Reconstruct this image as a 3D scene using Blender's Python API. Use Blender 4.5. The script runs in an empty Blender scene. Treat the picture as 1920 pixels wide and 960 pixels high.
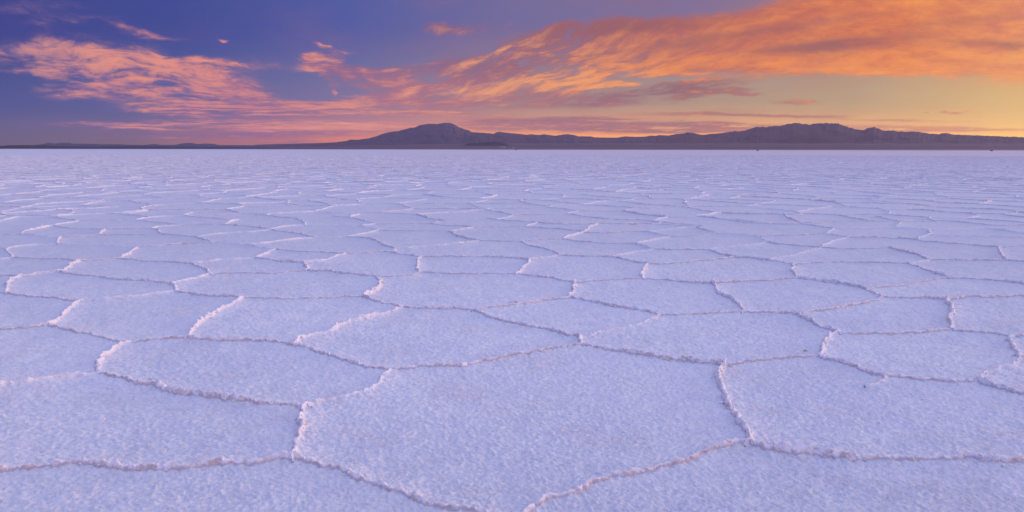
import bpy, math, random
import numpy as np
from mathutils import Vector, kdtree
from mathutils.geometry import delaunay_2d_cdt

random.seed(7)
rng = np.random.default_rng(11)
scene = bpy.context.scene
R = math.radians

# ------------------------------------------------------------------ camera
W0, H0, F = 1920.0, 960.0, 1251.0
HCAM = 1.5
PITCH = math.atan((480 - 280.3) / F)
ROLL = 0.00145
cp, sp = math.cos(PITCH), math.sin(PITCH)
FWD = np.array([0, cp, -sp])
UP0 = np.array([0, sp, cp])
RT0 = np.array([1.0, 0, 0])
cr, sr = math.cos(ROLL), math.sin(ROLL)
# horizon sinks to the right in the picture: camera rolled counter-clockwise
RT = cr * RT0 + sr * UP0
UP = -sr * RT0 + cr * UP0


def ray(px, py):
    return (px - W0 / 2) / F * RT + (H0 / 2 - py) / F * UP + FWD


def ground(px, py):
    d = ray(px, py)
    t = HCAM / -d[2]
    return np.array([d[0] * t, d[1] * t])


def azel(px, py):
    d = ray(px, py)
    return math.atan2(d[0], d[1]), math.atan2(d[2], math.hypot(d[0], d[1]))


cam = bpy.data.cameras.new('camera')
camo = bpy.data.objects.new('camera', cam)
scene.collection.objects.link(camo)
from mathutils import Matrix
m = Matrix(((RT[0], UP[0], -FWD[0]), (RT[1], UP[1], -FWD[1]), (RT[2], UP[2], -FWD[2])))
camo.matrix_world = Matrix.Translation((0, 0, HCAM)) @ m.to_4x4()
cam.sensor_fit = 'HORIZONTAL'
cam.sensor_width = 36
cam.lens = 36 * F / W0
cam.clip_start = 0.05
cam.clip_end = 200000
scene.camera = camo

# ------------------------------------------------------------------ helpers


def tag(o, kind=None, label=None, cat=None, group=None):
    if kind:
        o['kind'] = kind
    if label:
        o['label'] = label
    if cat:
        o['category'] = cat
    if group:
        o['group'] = group
    return o


def link(name, me, mat=None, parent=None):
    o = bpy.data.objects.new(name, me)
    scene.collection.objects.link(o)
    if mat is not None:
        me.materials.append(mat)
    if parent is not None:
        o.parent = parent
    return o


def np_mesh(name, verts, quads, smooth=True, attrs=None):
    me = bpy.data.meshes.new(name)
    verts = np.asarray(verts, np.float32)
    quads = np.asarray(quads, np.int32)
    k = quads.shape[1]
    me.vertices.add(len(verts))
    me.vertices.foreach_set('co', verts.ravel())
    me.loops.add(quads.size)
    me.loops.foreach_set('vertex_index', quads.ravel())
    me.polygons.add(len(quads))
    me.polygons.foreach_set('loop_start', np.arange(0, quads.size, k, dtype=np.int32))
    me.polygons.foreach_set('loop_total', np.full(len(quads), k, np.int32))
    me.polygons.foreach_set('use_smooth', np.full(len(quads), smooth, bool))
    for an, av in (attrs or {}).items():
        a = me.attributes.new(an, 'FLOAT', 'POINT')
        a.data.foreach_set('value', np.asarray(av, np.float32).ravel())
    me.update()
    me.validate()
    return me


def grid_quads(nr, nc, off=0):
    i = np.arange(nr - 1)[:, None] * nc + np.arange(nc - 1)[None, :]
    i = i.ravel() + off
    return np.stack([i, i + 1, i + nc + 1, i + nc], 1)


def _hash(ix, iy, seed):
    h = (ix.astype(np.int64) * 374761393 + iy.astype(np.int64) * 668265263 + seed * 2147483647) & 0xffffffff
    h = ((h ^ (h >> 13)) * 1274126177) & 0xffffffff
    h = (h ^ (h >> 16)) & 0xffffffff
    h = (h * 2246822519) & 0xffffffff
    return (h ^ (h >> 15)) & 0xffff


def perlin(x, y, seed=0):
    x = np.asarray(x, np.float64); y = np.asarray(y, np.float64)
    ix = np.floor(x); iy = np.floor(y)
    fx = x - ix; fy = y - iy
    ux = fx * fx * fx * (fx * (fx * 6 - 15) + 10)
    uy = fy * fy * fy * (fy * (fy * 6 - 15) + 10)
    ix = ix.astype(np.int64); iy = iy.astype(np.int64)

    def g(ax, ay):
        a = _hash(ix + ax, iy + ay, seed) * (2 * math.pi / 65536)
        return np.cos(a) * (fx - ax) + np.sin(a) * (fy - ay)
    a = g(0, 0); b = g(1, 0); c = g(0, 1); d = g(1, 1)
    return ((a + (b - a) * ux) * (1 - uy) + (c + (d - c) * ux) * uy) * 1.5


def fbm(x, y, seed=0, oct=3, gain=.5, lac=2.03):
    s = 0; a = 1.0
    for i in range(oct):
        s = s + a * perlin(x * lac ** i + 17.3 * i, y * lac ** i - 9.1 * i, seed + i)
        a *= gain
    return s


def smooth(e0, e1, x):
    t = np.clip((np.asarray(x, float) - e0) / (e1 - e0), 0, 1)
    return t * t * (3 - 2 * t)


def lin(c):
    return tuple(((v / 255) / 12.92 if v / 255 <= .04045 else (((v / 255) + .055) / 1.055) ** 2.4) for v in c)


# ------------------------------------------------------------------ node maths
class G:
    """tiny node-expression builder"""

    def __init__(self, tree):
        self.t = tree

    def new(self, typ, **kw):
        n = self.t.nodes.new(typ)
        for k, v in kw.items():
            setattr(n, k, v)
        return n

    def put(self, sock, v):
        if isinstance(v, E):
            self.t.links.new(v.s, sock)
        elif isinstance(v, bpy.types.NodeSocket):
            self.t.links.new(v, sock)
        else:
            if isinstance(v, (tuple, list)) and len(v) == 3 and sock.type == 'RGBA':
                v = (*v, 1)
            sock.default_value = v

    def m(self, op, a, b=None, c=None, clamp=False):
        n = self.new('ShaderNodeMath', operation=op, use_clamp=clamp)
        self.put(n.inputs[0], a)
        if b is not None:
            self.put(n.inputs[1], b)
        if c is not None:
            self.put(n.inputs[2], c)
        return E(self, n.outputs[0])

    def noise(self, vec, scale=1, detail=3, rough=.5, dist=0, lac=2.0, ntype='FBM'):
        n = self.new('ShaderNodeTexNoise', noise_dimensions='3D', noise_type=ntype)
        self.put(n.inputs['Vector'], vec)
        self.put(n.inputs['Scale'], scale)
        self.put(n.inputs['Detail'], detail)
        self.put(n.inputs['Roughness'], rough)
        self.put(n.inputs['Lacunarity'], lac)
        self.put(n.inputs['Distortion'], dist)
        return E(self, n.outputs['Fac'])

    def xyz(self, x, y, z):
        n = self.new('ShaderNodeCombineXYZ')
        for s, v in zip(n.inputs, (x, y, z)):
            self.put(s, v)
        return E(self, n.outputs[0])

    def sep(self, v):
        n = self.new('ShaderNodeSeparateXYZ')
        self.put(n.inputs[0], v)
        return [E(self, o) for o in n.outputs]

    def ramp(self, f, stops, interp='LINEAR'):
        n = self.new('ShaderNodeValToRGB')
        r = n.color_ramp
        r.interpolation = interp
        while len(r.elements) < len(stops):
            r.elements.new(0.5)
        for e, (p, c) in zip(r.elements, stops):
            e.position = p
            e.color = (*c, 1) if isinstance(c, (tuple, list)) else (c, c, c, 1)
        self.put(n.inputs[0], f)
        return E(self, n.outputs[0])

    def mix(self, f, a, b, blend='MIX'):
        n = self.new('ShaderNodeMix', data_type='RGBA', blend_type=blend, clamp_factor=True)
        self.put(n.inputs[0], f)
        self.put(n.inputs[6], a)
        self.put(n.inputs[7], b)
        return E(self, n.outputs[2])

    def ss(self, e0, e1, x):
        n = self.new('ShaderNodeMapRange', interpolation_type='SMOOTHSTEP')
        self.put(n.inputs[0], x)
        self.put(n.inputs[1], e0); self.put(n.inputs[2], e1)
        n.inputs[3].default_value = 0; n.inputs[4].default_value = 1
        return E(self, n.outputs[0])


class E:
    def __init__(self, g, s):
        self.g, self.s = g, s

    def __add__(self, o): return self.g.m('ADD', self, o)
    __radd__ = __add__
    def __mul__(self, o): return self.g.m('MULTIPLY', self, o)
    __rmul__ = __mul__
    def __sub__(self, o): return self.g.m('SUBTRACT', self, o)
    def __rsub__(self, o): return self.g.m('SUBTRACT', o, self)
    def __truediv__(self, o): return self.g.m('DIVIDE', self, o)
    def __neg__(self): return self.g.m('MULTIPLY', self, -1.0)


def material(name, rough=.9, spec=.2):
    mt = bpy.data.materials.new(name)
    mt.use_nodes = True
    g = G(mt.node_tree)
    b = mt.node_tree.nodes['Principled BSDF']
    b.inputs['Roughness'].default_value = rough
    b.inputs['Specular IOR Level'].default_value = spec
    return mt, g, b


# ------------------------------------------------------------------ sky
SUN_AZ, SUN_EL = R(66), R(5.0)
world = bpy.data.worlds.new('World')
scene.world = world
world.use_nodes = True
wt = world.node_tree
wt.nodes.clear()
g = G(wt)
tc = g.new('ShaderNodeTexCoord')
dx, dy, dz = g.sep(tc.outputs['Generated'])
front = g.ss(.05, .35, dy)
yy = g.m('MAXIMUM', dy, .12)
U = g.m('DIVIDE', dx, yy) * F           # level gnomonic sky coordinates
V = g.m('DIVIDE', dz, yy) * F
Vp = g.m('MAXIMUM', V, 0.0)


def uv(px, py):
    d = ray(px, py)
    return F * d[0] / d[1], F * d[2] / d[1]


un = (U + 1000.0) * (1 / 2000.0)


def uramp(cols):
    return g.ramp(un, [((u + 1000) / 2000, lin(c)) for u, c in cols])


k0 = uramp([(-960, (84, 84, 142)), (-700, (106, 92, 140)), (-480, (168, 108, 132)), (-230, (224, 134, 110)),
            (0, (244, 158, 98)), (300, (252, 172, 92)), (620, (255, 190, 84)), (960, (255, 212, 84))])
k1 = uramp([(-960, (74, 84, 142)), (-600, (86, 98, 152)), (-300, (124, 118, 155)), (0, (168, 140, 132)),
            (300, (180, 152, 124)), (620, (194, 166, 120)), (960, (240, 196, 110))])
k2 = uramp([(-960, (58, 66, 136)), (-600, (60, 74, 146)), (-300, (80, 92, 160)), (0, (114, 108, 154)),
            (300, (128, 112, 150)), (620, (150, 124, 136)), (960, (180, 136, 126))])
k0 = g.mix(1.0, k0, (1.50, 1.28, .56), 'MULTIPLY')
clear = g.mix(g.m('POWER', g.ss(0, 95, Vp), .8), k0, k1)
clear = g.mix(g.ss(70, 230, Vp), clear, k2)

# --- cloud layout: each entry is a soft patch (picture px of its direction, radii, tilt, weight, lit)
patches = [
    # left salmon bank
    (255, 128, 150, 32, -14, 1.15, .80), (330, 160, 130, 27, -6, 1.1, .70), (400, 118, 95, 12, -3, .75, .95),
    (70, 100, 110, 16, -2, .85, .60), (90, 137, 70, 7, -4, .8, .75), (190, 170, 110, 16, 3, .75, .60),
    (150, 100, 60, 11, -14, .6, .9), (450, 172, 70, 14, -10, .55, .4),
    (60, 12, 90, 16, 3, .36, .20), (130, 38, 90, 7, 2, .36, .30), (235, 53, 48, 6, -12, .52, .75), (300, 70, 55, 5, -6, .34, .5),
    # low pink bands left
    (360, 207, 110, 11, -2, .85, .70), (250, 234, 150, 8, 0, .72, .55), (560, 206, 150, 12, 4, .85, .6),
    (650, 195, 90, 9, 5, .8, 1.0), (620, 238, 200, 9, 0, .85, 1.1), (420, 256, 260, 9, 0, .55, .2), (720, 246, 120, 6, -1, .7, .8),
    # wisps left of centre
    (617, 88, 22, 4, -22, .6, .9), (585, 106, 22, 6, 8, .7, .9), (620, 112, 42, 9, 18, .85, .85), (600, 140, 34, 9, -40, .55, .5),
    (640, 130, 60, 18, -30, .45, .3), (690, 148, 60, 16, -8, .75, .3), (720, 135, 60, 12, 3, .5, .4), (632, 174, 5, 3.4, 0, .9, .8), (418, 75, 10, 2.8, -8, 1.1, .9),
    # centre bundle rising to the right
    (770, 168, 38, 14, -20, .75, .45), (770, 176, 14, 9, 40, .6, 1.2), (830, 125, 70, 14, 8, .60, .15), (880, 150, 110, 11, 12, .75, .10), (930, 128, 75, 14, 22, 1.05, .25),
    (960, 112, 80, 14, 14, .8, .4), (900, 186, 110, 11, 10, .75, .25), (850, 168, 40, 6, 5, .8, 1.25), (925, 172, 70, 9, 12, .9, 1.2), (760, 185, 60, 10, 0, .6, .10),
    (1010, 155, 80, 15, 10, 1.05, .7), (1050, 158, 60, 9, 8, .9, 1.35), (1030, 190, 100, 9, 8, .75, .40), (1000, 175, 70, 7, 6, .8, .2), (820, 45, 34, 10, -10, .5, .35), (860, 55, 90, 12, 4, .42, .3),
    (930, 98, 50, 6, 25, .7, 1.0), (980, 82, 60, 10, 22, .8, .55), (1080, 140, 60, 9, 10, .8, 1.1),
    # lens clouds lower centre right
    (1120, 162, 34, 5, 4, .9, 1.3), (1160, 157, 30, 4, 0, .9, 1.3), (1180, 178, 75, 8, 8, 1.15, .0), (1270, 166, 105, 5.5, 5, 1.2, .0), (1270, 158, 70, 5, 4, .7, .4), (1300, 181, 45, 6, 8, 1.0, .45),
    (1340, 172, 60, 4, 2, .75, .2), (1400, 176, 30, 2.4, 0, .9, .3), (1340, 149, 30, 3, 2, .8, .6), (1390, 166, 20, 2.4, 0, .8, .3), (1130, 195, 90, 7, 2, .7, .25),
    # great orange bank
    (1060, 62, 90, 17, 10, .66, .05), (1180, 50, 110, 13, 3, .64, .0), (1120, 88, 105, 19, 12, .95, .55), (1230, 95, 140, 27, 6, 1.2, .72), (1390, 98, 150, 32, 0, 1.4, .85),
    (1400, 70, 150, 24, 2, 1.2, .50), (1560, 60, 160, 30, 4, 1.3, .60), (1560, 108, 150, 20, 0, 1.3, .95), (1700, 40, 190, 42, 5, 1.4, .72), (1720, 20, 180, 30, 2, 1.2, .72),
    (1760, 95, 170, 32, -5, 1.3, .90), (1860, 60, 130, 40, 0, 1.3, .85), (1870, 118, 120, 24, -8, 1.2, 1.1), (1500, 25, 90, 18, 5, .8, .5), (1250, 137, 40, 6, 0, .7, 1.2), (1290, 118, 110, 9, 5, .7, 1.25),
    (1620, 128, 110, 9, -3, .9, 1.35), (1730, 4, 40, 5, 0, .9, 1.4), (1880, 78, 70, 5, -3, .8, 1.4),
    # low mauve bank near horizon
    (1080, 237, 190, 9, -1, 1.05, .25), (960, 234, 80, 7, 0, .9, .25), (1270, 240, 190, 8, -1, .95, .40), (1400, 234, 120, 4, -2, .8, .3), (1020, 226, 90, 4, 0, .8, .1),
    (1120, 222, 70, 2.5, -1, .6, .3), (1480, 217, 140, 2.8, -1, .95, .25), (1700, 226, 120, 3.2, -1, .85, .35), (1760, 241, 190, 4, -1, .8, .6), (1620, 244, 170, 4, 0, .9, .4), (1480, 195, 40, 3, -2, .85, .4), (1510, 190, 28, 2.4, -3, .8, .4),
    (1762, 208, 12, 2, 0, .95, .1), (1786, 212, 20, 2, 0, .95, .1), (1730, 209, 10, 1.8, 0, .9, .3), (1815, 207, 16, 1.8, 0, .7, .4), (780, 213, 200, 5, 0, .55, .8), (1260, 214, 120, 5, 0, .5, .6), (560, 250, 130, 3.5, 1, .8, .0), (520, 268, 110, 4, 0, .6, .0),
]
# streak flow: curve followed by the long axis of the filaments
flow = g.ramp(un, [(0, .24), (.33, .02), (.42, .0), (.60, .46), (.78, .63), (1, .58)], 'B_SPLINE') * 300.0
lv = g.m('LOGARITHM', Vp + 55.0, math.e) * 115.0
Vf = V - flow
wv = g.noise(g.xyz(U * .006, V * .016, 3.3), 1, 3, .55)
wv2 = g.noise(g.xyz(U * .011, V * .03, 9.3), 1, 2, .5)
Uw = U + (wv2 - .5) * 46.0
wob_ = (wv - .5) * (28.0 - g.ss(50, 420, U) * 14.0)
Vw = lv - flow * .58 + wob_
n1 = g.noise(g.xyz(Uw * .0062, Vw * .048, 0.0), 1, 6, .60)       # long streaks
n2 = g.noise(g.xyz(Uw * .0135, Vw * .105, 5.0), 1, 6, .64)       # filaments and puffs
n3 = g.noise(g.xyz(Uw * .036, Vw * .24, 8.0), 1, 4, .6)
# level streaks of the low layers
Vl = lv + wob_ * .25
lowf = g.ss(104, 74, V)
n1 = n1 + lowf * (g.noise(g.xyz(Uw * .0050, Vl * .075, 40.0), 1, 6, .60) - n1)
n2 = n2 + lowf * (g.noise(g.xyz(Uw * .0120, Vl * .17, 45.0), 1, 6, .62) - n2)
# edge jitter so no patch keeps an elliptical outline
Uj = U + (g.noise(g.xyz(U * .018, V * .035, 21.0), 1, 3, .6) - .5) * 60.0
Vj = V + (g.noise(g.xyz(U * .015, V * .04, 31.0), 1, 3, .6) - .5) * 22.0 * g.ss(-10, 150, V)
pos = g.xyz(Uj, Vj, 0.0)
D = None
L = None
for (px, py, rx, ry, rot, w, lit) in patches:
    w = min(w * 1.28, max(w, 1.15))
    cu, cv = uv(px, py)
    mp = g.new('ShaderNodeMapping', vector_type='TEXTURE')
    if L is None:
        g.put(mp.inputs[0], pos)
    else:       # chain the patches one after another so the shader stack stays small
        ch = g.new('ShaderNodeVectorMath', operation='MULTIPLY_ADD')
        g.put(ch.inputs[0], L)
        ch.inputs[1].default_value = (1e-12, 1e-12, 1e-12)
        g.put(ch.inputs[2], pos)
        g.put(mp.inputs[0], ch.outputs[0])
    mp.inputs['Location'].default_value = (cu, cv, 0)
    mp.inputs['Rotation'].default_value = (0, 0, R(rot))
    mp.inputs['Scale'].default_value = (rx * 1.08, ry * 1.12, 1)
    dt = g.new('ShaderNodeVectorMath', operation='DOT_PRODUCT')
    g.put(dt.inputs[0], mp.outputs[0]); g.put(dt.inputs[1], mp.outputs[0])
    e = g.m('POWER', math.exp(-1), dt.outputs['Value'])
    ma = g.new('ShaderNodeVectorMath', operation='MULTIPLY_ADD')
    g.put(ma.inputs[0], g.xyz(e, e, 0.0))
    ma.inputs[1].default_value = (w, w * lit, 0)
    if L is not None:
        g.put(ma.inputs[2], L)
    L = E(g, ma.outputs[0])
D, L, _ = g.sep(L)
Lf = L / (D + .02) * (1.0 - g.ss(50, 420, U) * g.ss(115, 150, V) * .14)
nn = n1 * .9 + n2 * .95 + n3 * .45 - .65         # about 0.5 mean
right = g.ss(50, 420, U) * g.ss(115, 150, V)     # the big bank is smoother and more solid
Dc = g.m('MINIMUM', D, 1.06 + right * .22)
val = Dc * (nn * (2.75 - right * 1.55) - .42 + right * .80)
alpha = g.ss(.13, 1.16 - right * .12, val)
alpha = alpha * (.93 + right * .04)
hi = uramp([(-960, (198, 138, 142)), (-700, (240, 152, 126)), (-450, (232, 144, 130)), (-250, (240, 154, 122)), (0, (250, 166, 106)),
            (300, (252, 148, 70)), (650, (252, 152, 72)), (960, (255, 168, 88))])
lo = uramp([(-960, (120, 102, 148)), (-600, (160, 112, 138)), (-300, (148, 102, 134)), (-50, (146, 98, 120)), (180, (170, 100, 98)),
            (420, (188, 104, 88)), (700, (204, 104, 76)), (960, (206, 120, 104))])
lo2 = uramp([(-960, (112, 96, 150)), (-480, (148, 104, 142)), (-200, (178, 112, 126)), (150, (158, 108, 114)), (330, (146, 102, 108)), (500, (186, 122, 102)), (960, (238, 160, 92))])
lo = g.mix(g.ss(150, 112, V), lo, lo2)
nlit = n2 * 1.0 + n1 * .5 + n3 * .4 - .95
tl = g.ss(.22, 1.30, Lf * 1.0 + nlit * (2.3 - right * 1.2) + (val - .6) * .12)
ccol = g.mix(tl, lo, hi)
# brightest fringes
ccol = g.mix(g.ss(1.0, 1.7, Lf + nlit * 1.5), ccol, uramp([(-960, (255, 180, 150)), (-300, (255, 186, 150)), (0, (255, 192, 116)), (960, (255, 190, 100))]))
# dark belly inside the big bank
for (px, py, rx, ry, rot, w) in [(1610, 80, 120, 11, 5, .95), (1500, 92, 110, 10, 2, .75), (1150, 52, 170, 17, 4, .75), (1870, 84, 80, 8, -2, .85), (1450, 55, 160, 9, 8, .55), (1280, 80, 140, 9, 8, .45), (1800, 40, 120, 8, 5, .4)]:
    cu, cv = uv(px, py)
    mp = g.new('ShaderNodeMapping', vector_type='TEXTURE')
    g.put(mp.inputs[0], pos)
    mp.inputs['Location'].default_value = (cu, cv, 0)
    mp.inputs['Rotation'].default_value = (0, 0, R(rot))
    mp.inputs['Scale'].default_value = (rx, ry, 1)
    dt = g.new('ShaderNodeVectorMath', operation='DOT_PRODUCT')
    g.put(dt.inputs[0], mp.outputs[0]); g.put(dt.inputs[1], mp.outputs[0])
    e = g.m('POWER', math.exp(-1), dt.outputs['Value'])
    ccol = g.mix(e * w * g.ss(.26, .54, n1 * .6 + n2 * .4), ccol, lin((150, 94, 92)))
vis = g.mix(alpha, clear, ccol)
# fine high veil so that clear parts are not perfectly even
veil = g.ss(.46, .80, n1 * .6 + wv * .5) * .30
vis = g.mix(veil * g.ss(-960, 200, U), vis, lo2)

# --- rest of the dome: unseen sky overhead and behind, brightened to light the ground
sky = g.new('ShaderNodeTexSky', sky_type='NISHITA')
sky.sun_disc = False
sky.sun_elevation = SUN_EL
sky.sun_rotation = SUN_AZ
sky.altitude = 3600
sunw = g.m('MULTIPLY', g.m('ADD', g.m('MULTIPLY', dx, math.sin(SUN_AZ)), g.m('MULTIPLY', dy, math.cos(SUN_AZ))), 1.0)
domec = g.mix(g.ss(-.7, .8, sunw), (.33, .41, .99), (1.10, 1.01, 1.36))
domec = g.mix(g.ss(.0, .45, dz), g.mix(g.ss(-.7, .7, sunw), (.20, .19, .38), (1.0, .62, .50)), domec)
nis = g.mix(1.0, E(g, sky.outputs[0]), (.045, .045, .045), 'MULTIPLY')
domec = g.mix(1.0, domec, nis, 'ADD')
up = g.ss(.235, .55, dz)
fr = g.m('MULTIPLY', front, 1.0 - up)
bg = g.new('ShaderNodeBackground')
g.put(bg.inputs[0], domec)
bg2 = g.new('ShaderNodeBackground')
g.put(bg2.inputs[0], vis)
mx = g.new('ShaderNodeMixShader')
g.put(mx.inputs[0], fr)
wt.links.new(bg.outputs[0], mx.inputs[1])
wt.links.new(bg2.outputs[0], mx.inputs[2])
out = g.new('ShaderNodeOutputWorld')
wt.links.new(mx.outputs[0], out.inputs[0])
world.cycles.sampling_method = 'MANUAL'
world.cycles.sample_map_resolution = 512

sl = bpy.data.lights.new('sun', 'SUN')
sl.energy = 1.8
sl.angle = R(14)
sl.color = (1.0, .66, .56)
so = bpy.data.objects.new('sun', sl)
scene.collection.objects.link(so)
sd = Vector((math.sin(SUN_AZ) * math.cos(SUN_EL), math.cos(SUN_AZ) * math.cos(SUN_EL), math.sin(SUN_EL)))
so.rotation_euler = sd.to_track_quat('Z', 'Y').to_euler()
so.location = (30, 20, 30)

scene.view_settings.view_transform = 'Standard'
scene.view_settings.look = 'None'
scene.view_settings.exposure = 0
scene.view_settings.gamma = 1
scene.render.engine = 'CYCLES'
scene.cycles.use_denoising = True
scene.cycles.use_adaptive_sampling = False
scene.cycles.denoising_input_passes = 'RGB_ALBEDO_NORMAL'
scene.cycles.denoising_prefilter = 'NONE'
scene.cycles.max_bounces = 4
scene.cycles.diffuse_bounces = 3
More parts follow.
